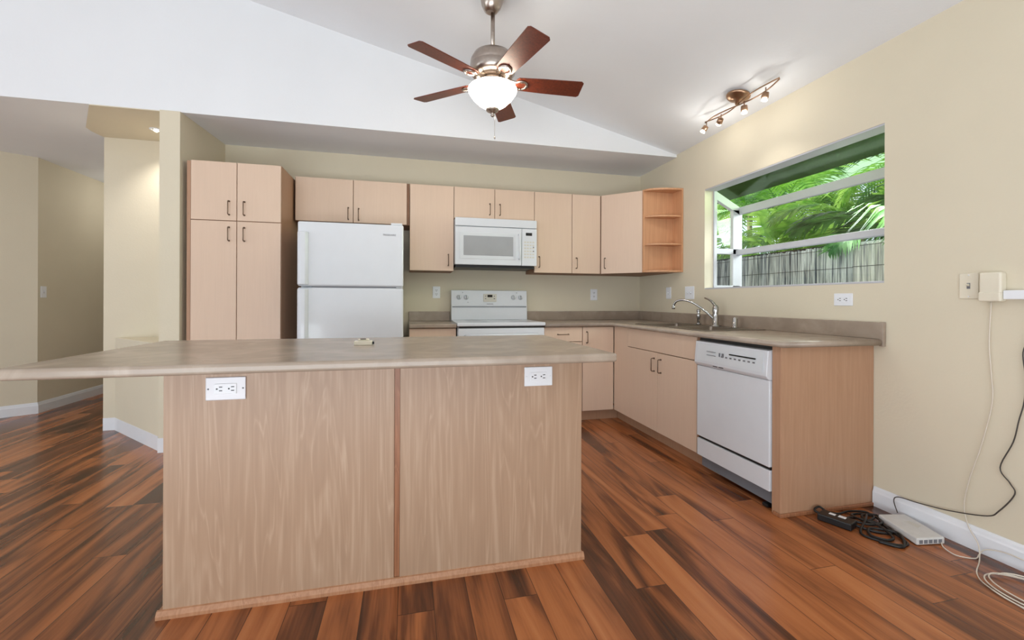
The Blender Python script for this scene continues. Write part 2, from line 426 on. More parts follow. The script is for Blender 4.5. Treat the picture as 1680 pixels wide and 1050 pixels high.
def base_run(name, pts, h=0.105, t=0.014):
    """baseboard following a floor polyline, thickness to the right-hand side of travel"""
    s = Sh(); prof = [(0, 0), (t, 0), (t, h * .72), (t * .75, h * .8), (t * .6, h * .9), (t * .3, h), (0, h)]
    P = [Vector((p[0], p[1], 0)) for p in pts]; rows = []
    for i, p in enumerate(P):
        d0 = (P[i] - P[i - 1]).normalized() if i else (P[1] - P[0]).normalized()
        d1 = (P[i + 1] - P[i]).normalized() if i < len(P) - 1 else d0
        n0 = Vector((d0.y, -d0.x, 0)); n1 = Vector((d1.y, -d1.x, 0)); mm = (n0 + n1).normalized(); k = 1 / max(.3, mm.dot(n0))
        rows.append([s.bm.verts.new(p + mm * k * a + Vector((0, 0, b))) for a, b in prof])
    for a, b in zip(rows, rows[1:]):
        for j in range(len(prof)): s.bm.faces.new((a[j], a[(j + 1) % len(prof)], b[(j + 1) % len(prof)], b[j]))
    s.bm.faces.new(rows[0]); s.bm.faces.new(list(reversed(rows[-1])))
    return struct(name, s, BASEB)


base_run('baseboard_right', [(-.001, -2.475), (-.001, -9.0)])
base_run('baseboard_niche', [(-4.081, -.681), (-4.215, -.681), (-4.235, -.634), (-4.868, .034), (-4.951, .034), (-4.951, .3)][::1])
base_run('baseboard_hall', [(-9.2, -.301), (-7.6, -.301), (-5.94, .838), (-5.938, 3.1)])

# ------------------------------------------------------------------ garden window
win = Sh()
XO = 0.35
T = .03
# frame around opening at wall, corner posts, sills, rails
win.box(.085, .115, WY0 - .012, WY0 + .02, WZ0, WZ1)                     # jamb left
win.box(.085, .115, WY1 - .02, WY1 + .012, WZ0, WZ1)
win.box(.002, .115, WY1, WY0, WZ1 - .010, WZ1 + .0)                        # white head
win.box(.004, XO + .03, WY1, WY0, WZ0, WZ0 + .012)            # seat
for y0, y1 in ((WY0 - .01, WY0 + .028), (WY1 - .028, WY1 + .01)):
    win.box(XO - .072, XO + .02, y0, y1, WZ0, 1.90)                      # corner posts
    win.prism([(.1, WZ1 - .005), (.1, WZ1 - .075), (XO, 1.855), (XO, 1.925)], y0, y1, 'y')
    win.box(.1, XO, y0, y1, WZ0, WZ0 + .035)
    win.box(.1, XO, y0, y1, 1.515, 1.56)
win.box(XO - .01, XO + .02, WY1, WY0, 1.862, 1.925)                      # front head
win.box(XO - .01, XO + .02, WY1, WY0, WZ0, WZ0 + .02)
w1 = struct('window_1', win, WFRAME, 0.002)
obj('shelf', Sh().box(XO - .045, XO + .012, WY1, WY0, 1.508, 1.553), WFRAME, w1, 0.006)
obj('glass_pane', Sh().box(XO + .003, XO + .008, WY1 + .02, WY0 - .02, WZ0 + .02, 1.862), GLASS, w1)
obj('glass_pane', Sh().box(.11, XO - .075, WY0 + .006, WY0 + .011, WZ0 + .03, 1.90), GLASS, w1)
obj('glass_pane', Sh().box(.11, XO - .075, WY1 - .011, WY1 - .006, WZ0 + .03, 1.90), GLASS, w1)
obj('glass_roof', Sh().prism([(.1, WZ1 - .004), (.1, WZ1 + .002), (XO + .02, 1.932), (XO + .02, 1.926)], WY1 - .02, WY0 + .02, 'y'), GLASSG, w1)

# ------------------------------------------------------------------ garden
struct('ground', Sh().box(.1, 14, -9, 12, -.3, -.15), SOIL)
struct('trim_eave', Sh().box(.096, 1.85, -9, 3.3, 2.50, 2.60), EAVE)


def fence(name, label, x, y0, y1, z1, m, cap):
    f = thing(name, label, 'fence', (x, (y0 + y1) / 2, -.15))
    s = Sh(); y = y0
    while y < y1:
        w = random.uniform(.010, .018); s.box(x + random.uniform(-.006, .004), x + .014, y, min(y + w * .93, y1), -.15, z1 + random.uniform(-.012, .006)); y += w
    obj('reed_screen', s, m, f)
    wv = Sh()
    for k in range(9): wv.tube([(x - .008, y0, .1 + k * .19), (x - .008, y1, .1 + k * .19)], .0025, 5)
    obj('binding_wire', wv, CORDB, f)
    obj('top_rail', Sh().box(x + .014, x + .06, y0, y1, z1 - .03, z1 + .015), cap, f)
    return f


fence('reed_fence', 'grey reed screen fence outside the garden window, long shaded left section', 1.62, -1.10, 4.5, 1.655, REED_SHADE, DARKG)
fence('reed_fence', 'reed screen fence section coloured sunlit-pale at the right of the garden window', 1.55, -5.0, -1.12, 1.640, REED_SUN, WFRAME)


def frond_mesh(L, droop, nl, seed):
    rnd = random.Random(seed); s = Sh(); pts = []
    for i in range(15):
        t = i / 14; pts.append(Vector((L * t * (1 - .18 * t * droop), 0, L * (.75 * t - .95 * droop * t * t))))
    s.tube(pts, (.011, .003), 5)
    for i in range(nl):
        t = .16 + .84 * i / nl; k = t * 14; a = pts[int(k)]; b = pts[min(int(k) + 1, 14)]; p = a.lerp(b, k - int(k)); d = (b - a).normalized() if (b - a).length else Vector((1, 0, 0))
        ll = L * .42 * math.sin(PI * (.12 + .80 * t)) * rnd.uniform(.85, 1.1)
        for sd in (-1, 1):
            dirn = (d * .65 + Vector((0, sd * .85, .12))).normalized(); w = .026
            m1 = p + dirn * ll * .5 + Vector((0, 0, -.02 * ll)); e = p + dirn * ll + Vector((0, 0, -.28 * ll * rnd.uniform(.6, 1.4)))
            up = d.cross(dirn).normalized() * 0; wv = d * w
            v = [s.bm.verts.new(q) for q in (p - wv * .5, m1 - wv, e, m1 + wv, p + wv * .5)]
            s.bm.faces.new((v[0], v[1], v[3], v[4])); s.bm.faces.new((v[1], v[2], v[3]))
    return s


fr_cache = {}


def palm(label, x, y, h, nf, L, lm, seed):
    rnd = random.Random(seed)
    r = thing('palm_tree', label, 'palm', (x, y, -.15), group=None)
    obj('trunk', Sh().tube([(x, y, -.15), (x + .03, y, h * .5), (x + .02, y + .03, h)], (.065, .045), 10), TRUNK, r)
    nf = int(nf * .7)
    for k in range(nf):
        key = (lm.name, k % 3, L)
        if key not in fr_cache:
            s = frond_mesh(L, .55 + .3 * (k % 3), 24, k)
            me = bpy.data.meshes.new('frond'); s.bm.to_mesh(me); s.bm.free(); me.materials.append(lm); fr_cache[key] = me
        f = bpy.data.objects.new('frond', fr_cache[key]); COL.objects.link(f); f.parent = r
        f.location = (.02, .02, h + .15 - rnd.uniform(0, .25))
        f.rotation_euler = (rnd.uniform(-.3, .3), rnd.uniform(-.6, .35), 2 * PI * k / nf + rnd.uniform(-.3, .3))
        f.scale = [rnd.uniform(.8, 1.15)] * 3
    return r


palm('bright green palm outside the window, just right of its left corner post', 2.75, .95, 1.75, 15, 1.25, LEAF1, 1)
palm('tall palm with a pale ringed trunk seen right of centre through the window', 2.75, -.25, 2.0, 14, 1.25, LEAF1, 2)
palm('palm with blue-green drooping fronds at the right end of the window', 2.25, -1.15, 1.9, 13, 1.05, LEAF2, 3)
palm('dark leafy palm standing deeper behind the bright palms in the window', 4.2, 1.1, 2.1, 16, 1.6, LEAF2, 4)
palm('palm seen through the narrow left side pane of the garden window', 2.9, 2.7, 1.9, 15, 1.4, LEAF1, 5)
palm('light green palm filling the middle of the window above the fence', 3.4, .35, 1.6, 15, 1.4, LEAF1, 6)
palm('tall dark palm rising behind the left half of the window view', 4.9, .2, 3.2, 18, 1.8, LEAF2, 10)
palm('tall bright palm whose crown shows through the sloped roof glass', 3.5, 1.6, 2.7, 17, 1.5, LEAF1, 11)
palm('tall green palm near the right end of the roof glass', 3.3, -.75, 2.7, 17, 1.5, LEAF1, 12)
palm('tall palm in the middle distance with its crown above the window rail', 4.3, 3.2, 3.0, 17, 1.8, LEAF2, 13)
palm('farthest dark palm behind the others, seen near the window centre', 5.6, 2.4, 2.6, 16, 2.0, LEAF2, 8)
palm('dark palm behind the ringed trunk at the right of the window', 4.4, -1.0, 2.2, 16, 1.6, LEAF2, 9)

# ------------------------------------------------------------------ wall cabinets
UF = -.315          # door front plane
UT = 2.147
DT = .018


def door_y(root, x0, x1, z0, z1, yf, hx=None, hz=None, hax='z', m=None, name='door', hl=0.10):
    d = obj(name, Sh().box(x0 + .0015, x1 - .0015, yf, yf + DT, z0 + .0015, z1 - .0015), m or MAPLE, root, 0.0012)
    if hx is not None: pull(d, (hx, yf, hz), (0, -1, 0), hax, hl)
    return d


def carcass_y(root, x0, x1, z0, z1, yf, yb=-.002, m=None):
    return obj('carcass', Sh().box(x0, x1, yf + DT + .002, yb, z0, z1), m or EDGE, root)


t = thing('wall_cabinet', 'two-door maple wall cabinet directly above the refrigerator', 'cabinet', (-2.93, -.15, 1.775))
carcass_y(t, -3.402, -2.458, 1.775, UT, UF)
door_y(t, -3.396, -2.934, 1.775, UT, UF, -2.974, 1.852)
door_y(t, -2.932, -2.481, 1.775, UT, UF, -2.889, 1.848)
t = thing('wall_cabinet', 'tall single-door maple wall cabinet between refrigerator and microwave', 'cabinet', (-2.26, -.15, 1.372))
carcass_y(t, -2.455, -2.063, 1.372, UT, UF)
door_y(t, -2.455, -2.063, 1.372, UT, UF, -2.112, 1.472)
t = thing('wall_cabinet', 'short two-door maple wall cabinet sitting on top of the microwave', 'cabinet', (-1.68, -.15, 1.858))
carcass_y(t, -2.061, -1.297, 1.858, UT, UF)
door_y(t, -2.061, -1.683, 1.858, UT, UF, -1.73, 1.953)
door_y(t, -1.681, -1.297, 1.858, UT, UF, -1.634, 1.953)
t = thing('wall_cabinet', 'tall two-door maple wall cabinet just right of the microwave', 'cabinet', (-.95, -.15, 1.372))
carcass_y(t, -1.295, -.614, 1.372, UT, UF)
door_y(t, -1.295, -.914, 1.372, UT, UF, -1.249, 1.475)
door_y(t, -.912, -.614, 1.372, UT, UF, -.868, 1.473)
# diagonal corner cabinet
t = thing('corner_cabinet', 'diagonal-front maple wall cabinet in the corner of the kitchen', 'cabinet', (-.25, -.25, 1.372))
c0, c1 = Vector((-.612, -.322)), Vector((-.322, -.612)); nd = Vector((-1, -1)).normalized(); dd = (c1 - c0).normalized()
i0, i1 = c0 - nd * .02, c1 - nd * .02
obj('carcass', Sh().prism([(-.002, -.002), (-.612, -.002), (-.612, -.30), tuple(i0), tuple(i1), (-.30, -.612), (-.002, -.612)], 1.372, UT), EDGE, t)
a, b = c0 + dd * .003, c1 - dd * .003
d = obj('door', Sh().prism([tuple(a), tuple(b), tuple(b - nd * DT), tuple(a - nd * DT)], 1.3735, UT - .0015), MAPLE, t, .0012)
hp = c0 + dd * .045; pull(d, (hp.x, hp.y, 1.475), (nd.x, nd.y, 0))
# open end shelf
t = thing('open_shelf_unit', 'open orange-toned corner end shelf with curved shelves left of the window', 'shelf', (-.15, -.69, 1.372))
obj('side_panel', Sh().box(-.327, -.002, -.630, -.614, 1.374, UT), BEECH, t, .001)
obj('back_panel', Sh().box(-.016, -.002, -.775, -.630, 1.374, UT), BEECH, t, .001)


def qshelf(z0, z1, ex=.0):
    pts = [(-.016, -.630)]
    for k in range(13): an = PI / 2 * k / 12; pts.append((-.016 - (.309 - ex) * math.cos(an), -.630 - (.143 - ex) * math.sin(an)))
    return Sh().prism(pts, z0, z1)


obj('top_board', qshelf(UT - .016, UT), BEECH, t); obj('bottom_board', qshelf(1.374, 1.390), BEECH, t)
for z in (1.625, 1.885): obj('shelf', qshelf(z, z + .014, .012), BEECH, t)

# ------------------------------------------------------------------ pantry
PF = -.665
t = thing('pantry_cabinet', 'tall four-door maple pantry cabinet at the left end of the kitchen wall', 'cabinet', (-3.72, -.33, 0))
obj('carcass', Sh().box(-4.022, -3.415, PF + DT + .002, -.002, .0, 2.128), ENDP, t)
obj('filler', Sh().box(-4.046, -4.0225, PF + .006, -.30, 0, 2.122), ENDP, t)
for x0, x1, hx in ((-4.020, -3.718, -3.768), (-3.716, -3.416, -3.666)):
    door_y(t, x0, x1, 1.692, 2.128, PF, hx, 1.786)
    door_y(t, x0, x1, .10, 1.689, PF, hx, 1.592)

# ------------------------------------------------------------------ refrigerator
FF = -.817
t = thing('refrigerator', 'white top-freezer refrigerator with two doors', 'refrigerator', (-2.885, -.42, 0))
obj('body', Sh().box(-3.255, -2.513, FF + .075, -.05, .02, 1.672), APPG, t, .006)
obj('toe_grille', Sh().box(-3.25, -2.52, FF + .05, FF + .075, .02, .10), APPS, t)
for nm, z0, z1 in (('freezer_door', 1.206, 1.688), ('refrigerator_door', .115, 1.196)):
    d = obj(nm, Sh().box(-3.265, -2.505, FF, FF + .066, z0, z1), APPL, t, .014, 4)
    obj('gasket', Sh().box(-3.25, -2.52, FF + .067, FF + .076, z0 + .01, z1 - .01), APPS, d)
    h = Sh()
    # integrated vertical grip on the left edge
    za, zb = (z0 + .01, z1 - .08) if nm == 'freezer_door' else (z0 + .35, z1 - .01)
    h.prism([(-3.262, FF + .02), (-3.262, FF - .018), (-3.240, FF - .034), (-3.205, FF - .034), (-3.190, FF - .012), (-3.188, FF + .004)], za, zb)
    obj('handle', h, APPL, d, .006, 3)
    obj('hinge_cover', Sh().box(-2.60, -2.515, FF + .004, FF + .08, z1 - .002, z1 + .014) if nm == 'freezer_door' else Sh().box(-2.56, -2.512, FF + .002, FF + .05, z1 + .001, z1 + .008), APPL, d, .004)
    if nm == 'freezer_door': text('badge', 'FRIGIDAIRE', .019, GREYT, d, (-2.61, FF - .001, 1.607), (PI / 2, 0, 0))
    else: obj('door_gap', Sh().box(-3.17, -2.56, FF + .012, FF + .06, z1 - .002, z1 + .012), APPS, d)

# ------------------------------------------------------------------ microwave
MY = -.405
t = thing('microwave', 'white over-the-range microwave oven above the stove', 'microwave', (-1.68, -.2, 1.42))
obj('body', Sh().box(-2.058, -1.300, MY + .03, -.004, 1.435, 1.850), APPG, t, .003)
obj('vent_grille', Sh().box(-2.060, -1.298, MY + .002, MY + .03, 1.778, 1.852), APPL, t, .004)
obj('underside', Sh().box(-2.05, -1.31, MY + .05, -.02, 1.405, 1.435), BLACKP, t)
d = obj('door', Sh().box(-2.060, -1.445, MY, MY + .03, 1.428, 1.772), APPL, t, .006, 3)
obj('window_frame', Sh().prism([(-2.020, 1.480), (-1.500, 1.480), (-1.500, 1.720), (-2.020, 1.720)], MY - .003, MY + .004, 'y'), APPG, d, .002)
obj('window', Sh().box(-1.985, -1.525, MY - .0045, MY, 1.512, 1.690), MWGLASS, d, .004)
obj('handle', Sh().tube([(-1.470, MY, 1.49), (-1.470, MY - .030, 1.50), (-1.470, MY - .032, 1.60), (-1.470, MY - .030, 1.70), (-1.470, MY, 1.715)], .009, 10, sub=4), APPL, d)
cp = obj('control_panel', Sh().box(-1.442, -1.298, MY, MY + .03, 1.428, 1.772), APPL, t, .005, 3)
obj('display', Sh().box(-1.405, -1.345, MY - .0015, MY, 1.708, 1.735), DISPLAY, cp)
kp = Sh()
for r in range(6):
    for c in range(4): kp.box(-1.420 + c * .026, -1.402 + c * .026, MY - .001, MY, 1.640 - r * .028, 1.654 - r * .028)
obj('keypad', kp, BEIGEP, cp)
obj('start_keys', Sh().box(-1.336, -1.325, MY - .0015, MY, 1.597, 1.607).box(-1.336, -1.325, MY - .0015, MY, 1.560, 1.570), GREYT, cp)

# ------------------------------------------------------------------ range
RF = -.655
t = thing('stove', 'white electric range with rear control panel', 'stove', (-1.68, -.35, 0))
obj('body', Sh().box(-2.060, -1.298, RF + .045, -.03, .02, .885), APPG, t, .003)
ct = obj('cooktop', Sh().box(-2.066, -1.292, RF - .008, -.035, .885, .915), APPL, t, .007, 3)
for bx, by, br in ((-1.87, -.48, .10), (-1.49, -.48, .08), (-1.87, -.2, .08), (-1.49, -.2, .10)):
    obj('burner_ring', Sh().lathe([(br, 0), (br - .004, .001)], (bx, by, .915), 32, cap=False), APPS, ct)
bg = obj('backguard', Sh().prism([(-.03, .915), (-.085, .915), (-.080, 1.045), (-.072, 1.055), (-.060, 1.204), (-.03, 1.204)], -2.060, -1.300, 'x'), APPL, t, .004, 3)
obj('groove', Sh().box(-2.05, -1.31, -.086, -.075, 1.038, 1.046), APPS, bg)
for kx in (-1.985, -1.915, -1.440, -1.368):
    k = obj('knob', Sh().lathe([(.024, 0), (.023, .004), (.017, .006), (.015, .024), (.012, .026)], (kx, -.066, 1.135), 20, (0, -1, .08)), APPG, bg)
    obj('pointer', Sh().box(kx - .003, kx + .003, -.094, -.088, 1.120, 1.153), GREYT, k)
cl = obj('clock_panel', Sh().box(-1.745, -1.612, -.072, -.062, 1.090, 1.168), BEIGEP, bg, .004, 3)
obj('display', Sh().box(-1.704, -1.655, -.0735, -.071, 1.137, 1.160), DISPLAY, cl)
obj('button', Sh().box(-1.728, -1.718, -.0735, -.071, 1.143, 1.152), GREYT, cl)
obj('button', Sh().box(-1.728, -1.718, -.0735, -.071, 1.118, 1.127), GREYT, cl)
obj('button', Sh().box(-1.640, -1.630, -.0735, -.071, 1.143, 1.152), GREYT, cl)
obj('button', Sh().box(-1.642, -1.628, -.0735, -.071, 1.118, 1.127), GREYT, cl)
obj('indicator_lamp', Sh().box(-1.952, -1.946, -.068, -.060, 1.178, 1.184).box(-1.408, -1.402, -.068, -.060, 1.178, 1.184).box(-1.900, -1.894, -.074, -.066, 1.083, 1.089), GREYT, bg)
text('badge', 'FRIGIDAIRE', .013, GREYT, bg, (-1.679, -.079, 1.070), (PI / 2, 0, 0))
od = obj('oven_door', Sh().box(-2.058, -1.300, RF, RF + .045, .20, .868), APPL, t, .008, 3)
obj('handle', Sh().tube([(-2.00, RF, .80), (-1.99, RF - .045, .81), (-1.37, RF - .045, .81), (-1.36, RF, .80)], .012, 10), APPL, od)
obj('vent_slot', Sh().box(-2.045, -1.312, RF + .002, RF + .05, .868, .885), BLACKP, t)
obj('drawer', Sh().box(-2.058, -1.300, RF, RF + .045, .04, .19), APPL, t, .006, 3)

# ------------------------------------------------------------------ base cabinets on the back wall
BF = -.61
CB = .872           # underside of counters
CT = .905
t = thing('base_cabinet', 'narrow maple base cabinet between refrigerator and stove', 'cabinet', (-2.27, -.3, 0))
carcass_y(t, -2.458, -2.070, .10, CB, BF)
obj('toe_kick', Sh().box(-2.458, -2.070, -.535, -.52, 0, .10), EDGE, t)
d = door_y(t, -2.458, -2.070, .705, CB - .004, BF, -2.26, .79, (1, 0, 0), name='drawer')
door_y(t, -2.458, -2.070, .10, .702, BF, -2.11, .60)
t = thing('base_cabinet', 'maple base cabinet right of the stove with drawer and narrow corner door', 'cabinet', (-.95, -.3, 0))
carcass_y(t, -1.290, -.612, .10, CB, BF)
obj('toe_kick', Sh().box(-1.290, -.537, -.535, -.52, 0, .10), ENDP, t)
door_y(t, -1.288, -.925, .735, CB - .004, BF, -1.11, .802, (1, 0, 0), name='drawer')
door_y(t, -1.288, -.925, .10, .732, BF, -.965, .62)
door_y(t, -.922, -.614, .10, CB - .004, BF, -.882, .772)

# ------------------------------------------------------------------ sink base on the right wall
t = thing('sink_cabinet', 'maple sink base cabinet with false drawer front under the sink', 'cabinet', (-.3, -1.22, 0))
obj('carcass', Sh().box(BF + DT + .002, -.002, -1.818, -.615, .10, CB - .15).box(BF + DT + .002, -.58, -1.818, -.615, CB - .15, CB), EDGE, t)
obj('toe_kick', Sh().box(-.535, -.52, -1.818, -.535, 0, .098), ENDP, t)


def door_x(root, y0, y1, z0, z1, hy=None, hz=None, name='door'):
    d = obj(name, Sh().box(BF, BF + DT, y0 + .0015, y1 - .0015, z0 + .0015, z1 - .0015), MAPLE, root, .0012)
    if hy is not None: pull(d, (BF, hy, hz), (-1, 0, 0))
    return d


dl = obj('door', Sh().prism([(-.6125, .1015), (-1.327, .1015), (-1.327, .708), (-.866, .708), (-.866, CB - .003), (-.6125, CB - .003)], BF, BF + DT, 'x'), MAPLE, t, .0012)
pull(dl, (BF, -1.288, .612), (-1, 0, 0))
door_x(t, -1.800, -1.330, .10, .7085, -1.380, .612)
door_x(t, -1.800, -.869, .7115, CB - .003, name='false_drawer_front')
obj('stile', Sh().box(BF + .004, BF + DT, -1.817, -1.801, .10, CB), EDGE, t)

# ------------------------------------------------------------------ dishwasher
DF = -.625
t = thing('dishwasher', 'white built-in dishwasher at the end of the sink counter', 'dishwasher', (-.3, -2.115, 0))
obj('tub', Sh().box(-.585, -.03, -2.405, -1.823, .03, .845), APPS, t)
obj('top_gap', Sh().box(-.60, -.585, -2.408, -1.822, .845, CB - .001), BLACKP, t)
cp = obj('control_panel', Sh().prism([(DF - .012, .700), (DF - .020, .712), (DF - .008, .846), (DF + .04, .852), (DF + .04, .690), (DF, .690)], -2.410, -1.820, 'y'), APPL, t, .004, 3)
obj('insert', Sh().prism([(DF - .0195, .728), (DF - .0215, .728), (DF - .0105, .832), (DF - .0085, .832)], -2.385, -1.845, 'y'), APPG, cp)
obj('display_strip', Sh().prism([(DF - .0195, .790), (DF - .0175, .790), (DF - .0165, .797), (DF - .0180, .797)], -2.335, -2.135, 'y'), DISPLAY, cp)
bt = Sh()
for k in range(8): bt.prism([(DF - .0205, .768), (DF - .018, .768), (DF - .0175, .776), (DF - .0198, .776)], -2.33 + k * .035, -2.315 + k * .035, 'y')
obj('button_row', bt, GREYT, cp)
lt = Sh()
for y0, y1, z0, z1 in ((-2.02, -1.94, .790, .793), (-2.02, -1.94, .768, .771), (-2.060, -2.050, .77, .792), (-2.09, -2.075, .77, .792)):
    lt.prism([(DF - .0205, z0), (DF - .018, z0), (DF - .0165, z1), (DF - .0192, z1)], y0, y1, 'y')
obj('latch_outline', lt, APPS, cp)
obj('badge', Sh().box(DF - .0175, DF - .012, -2.035, -1.995, .703, .709).box(DF - .0175, DF - .012, -2.085, -2.045, .703, .709), DARKT, cp)
obj('door', Sh().box(DF, DF + .035, -2.410, -1.822, .232, .689), APPL, t, .004, 3)
obj('gap', Sh().box(DF + .014, DF + .03, -2.405, -1.826, .214, .232), BLACKP, t)
obj('lower_panel', Sh().box(DF + .002, DF + .03, -2.410, -1.822, .105, .215), APPL, t, .003)
obj('kick_filler', Sh().box(-.536, -.522, -1.930, -1.822, 0, .098), ENDP, t)
obj('kick_plate', Sh().box(-.548, -.535, -2.410, -1.935, .022, .11), APPG, t)
t = thing('end_panel', 'wood-grain end panel closing the counter run beside the dishwasher', 'panel', (-.3, -2.44, 0))
obj('side_panel', Sh().box(-.608, -.002, -2.470, -2.455, 0, CB), ENDP, t, .001)
obj('front_stile', Sh().box(-.612, -.592, -2.468, -2.415, 0, CB), ENDP, t, .001)
obj('base_trim', Sh().box(-.618, -.01, -2.482, -2.470, 0, .018).box(-.624, -.612, -2.482, -2.43, 0, .018), TRIMW, t, .003)

# ------------------------------------------------------------------ countertops
def nosed(s, pts_front, z0, z1): pass


t = thing('countertop', 'short taupe stone-look countertop between refrigerator and stove', 'countertop', (-2.265, -.3, CB))
obj('slab', Sh().box(-2.460, -2.068, -.637, -.002, CB, CT), MC, t, .008, 4)
obj('backsplash', Sh().box(-2.460, -2.068, -.022, -.002, CT, .996), MC, t, .003)
t = thing('countertop', 'L-shaped taupe stone-look countertop running from stove to sink wall end', 'countertop', (-.4, -1.1, CB))
HX0, HX1, HY0, HY1 = -.545, -.115, -1.785, -.925      # sink cut-out
sl = Sh()
sl.box(-1.290, -.637, -.637, -.002, CB, CT)
L = [(-.637, -2.514), (-.002, -2.514), (-.002, -.002), (-.637, -.002)]
sl.box(-.637, HX0, -2.514, -.002, CB, CT); sl.box(HX1, -.002, -2.514, -.002, CB, CT)
sl.box(HX0, HX1, -2.514, HY0, CB, CT); sl.box(HX0, HX1, HY1, -.002, CB, CT)
bmesh.ops.remove_doubles(sl.bm, verts=sl.bm.verts, dist=1e-5)
bmesh.ops.dissolve_limit(sl.bm, angle_limit=.01, verts=sl.bm.verts, edges=sl.bm.edges)
obj('slab', sl, MC, t)
obj('nosing', Sh().tube([(-1.290, -.637, CB + .0165), (-.637, -.637, CB + .0165), (-.637, -2.514, CB + .0165), (-.002, -2.514, CB + .0165)], .0165, 12), MC, t)
obj('backsplash', Sh().box(-1.290, -.002, -.022, -.002, CT, .996).box(-.022, -.002, -2.514, -.022, CT, .996), MC, t, .003)
obj('backsplash_end_cap', Sh().box(-.024, -.001, -2.532, -2.512, CB - .004, .998), MC, t, .002)

# ------------------------------------------------------------------ sink
t = thing('kitchen_sink', 'double-bowl stainless drop-in sink set in the counter under the window', 'sink', (-.33, -1.35, CT))
rim = Sh()
RX0, RX1, RY0, RY1 = -.558, -.070, -1.800, -.900
bowls = ((-.535, -.165, -1.775, -1.370), (-.535, -.165, -1.330, -.925))
ys = [RY0, bowls[0][2], bowls[0][3], bowls[1][2], bowls[1][3], RY1]; xs = [RX0, bowls[0][0], bowls[0][1], RX1]
for i in range(3):
    for j in range(5):
        if i == 1 and j in (1, 3): continue
        rim.box(xs[i], xs[i + 1], ys[j], ys[j + 1], CT, CT + .005)
bmesh.ops.remove_doubles(rim.bm, verts=rim.bm.verts, dist=1e-5)
obj('rim', rim, STEEL, t)
for x0, x1, y0, y1 in bowls:
    s = Sh(); zb = CT - .17; g = .03
    top = [(x0, y0, CT + .004), (x1, y0, CT + .004), (x1, y1, CT + .004), (x0, y1, CT + .004)]
    bot = [(x0 + g, y0 + g, zb), (x1 - g, y0 + g, zb), (x1 - g, y1 - g, zb), (x0 + g, y1 - g, zb)]
    T_ = [s.bm.verts.new(p) for p in top]; B_ = [s.bm.verts.new(p) for p in bot]
    s.bm.faces.new(B_)
    for i in range(4): s.bm.faces.new((T_[i], T_[(i + 1) % 4], B_[(i + 1) % 4], B_[i]))
    bo = obj('bowl', s, STEEL, t, .02, 3)
    sm = bo.modifiers.new('thickness', 'SOLIDIFY'); sm.thickness = .002
    obj('drain', Sh().lathe([(.045, 0), (.04, .004), (.02, .002)], ((x0 + x1) / 2, (y0 + y1) / 2, zb), 24), CHROME, bo)
t = thing('faucet', 'chrome single-lever kitchen faucet with long arched spout', 'faucet', (-.10, -1.337, CT + .005))
fx, fy, fz = -.10, -1.337, CT + .005
obj('body', Sh().lathe([(.030, 0), (.030, .006), (.022, .012), (.021, .10), (.024, .125), (.022, .150), (.012, .165), (.0, .168)], (fx, fy, fz), 24), CHROME, t)
obj('escutcheon', Sh().lathe([(.045, 0), (.042, .006), (.02, .007)], (fx, fy, fz - .001), 24), CHROME, t)
obj('lever', Sh().tube([(fx, fy, fz + .150), (fx - .004, fy + .02, fz + .178), (fx - .008, fy + .06, fz + .205), (fx - .012, fy + .115, fz + .222)], (.014, .0055), 10, sub=4), CHROME, t)
sp = obj('spout', Sh().tube([(fx, fy + .012, fz + .050), (fx - .035, fy + .075, fz + .115), (fx - .085, fy + .16, fz + .180), (fx - .130, fy + .225, fz + .205), (fx - .165, fy + .270, fz + .195), (fx - .178, fy + .290, fz + .165), (fx - .180, fy + .293, fz + .150)], .009, 12, sub=5), CHROME, t)
obj('aerator', Sh().cyl((fx - .180, fy + .293, fz + .152), (fx - .181, fy + .294, fz + .128), .0135), CHROME, sp)
t = thing('side_sprayer', 'chrome pull-out side sprayer left of the faucet', 'sprayer', (-.10, -1.130, CT + .005))
obj('base', Sh().lathe([(.022, 0), (.020, .012), (.012, .016)], (-.10, -1.130, CT + .005), 20), CHROME, t)
obj('head', Sh().lathe([(.011, 0), (.012, .03), (.018, .06), (.016, .075), (.010, .085), (.018, .10), (.014, .115)], (-.10, -1.130, CT + .019), 20), CHROME, t)
o = obj('air_gap', Sh().lathe([(.026, 0), (.025, .004), (.0195, .006), (.0195, .062), (.016, .074), (.006, .078)], (-.10, -1.545, CT + .005), 24), CHROME, base=(-.10, -1.545, CT + .005))
tag(o, 'small chrome air gap cap right of the faucet on the sink deck', 'air gap')
for i, (x, y, lb) in enumerate(((-.46, -1.18, 'left'), (-.50, -1.64, 'right'))):
    pass

# ------------------------------------------------------------------ island
t = thing('kitchen_island', 'wood-panelled kitchen island base with two grained panels', 'island', (-2.52, -2.25, 0))
IY = -2.569
obj('body', Sh().box(-3.292, -1.749, IY + .014, -1.93, .0, CB), PANEL, t)
obj('panel', Sh().box(-3.296, -2.522, IY, IY + .013, .022, CB), PANEL, t, .001)
obj('panel', Sh().box(-2.500, -1.745, IY, IY + .013, .022, CB), PANEL, t, .001)
obj('joint_batten', Sh().box(-2.521, -2.501, IY + .004, IY + .013, .022, CB), TRIMW, t)
obj('base_trim', Sh().prism([(IY, 0), (IY - .014, 0), (IY - .014, .012), (IY - .006, .026), (IY, .028)], -3.312, -1.735, 'x'), TRIML, t)
# corner pieces of trim at both sides
obj('side_trim', Sh().box(-3.312, -3.296, IY, -1.93, 0, .022), TRIML, t, .002)
obj('side_trim', Sh().box(-1.749, -1.735, IY, -1.93, 0, .022), TRIML, t, .002)
t = thing('island_countertop', 'wide overhanging taupe stone-look countertop on the kitchen island', 'countertop', (-2.64, -2.34, CB))
obj('slab', Sh().box(-3.615, -1.697, -2.804, -1.880, CB, CT), MC, t, .010, 4)


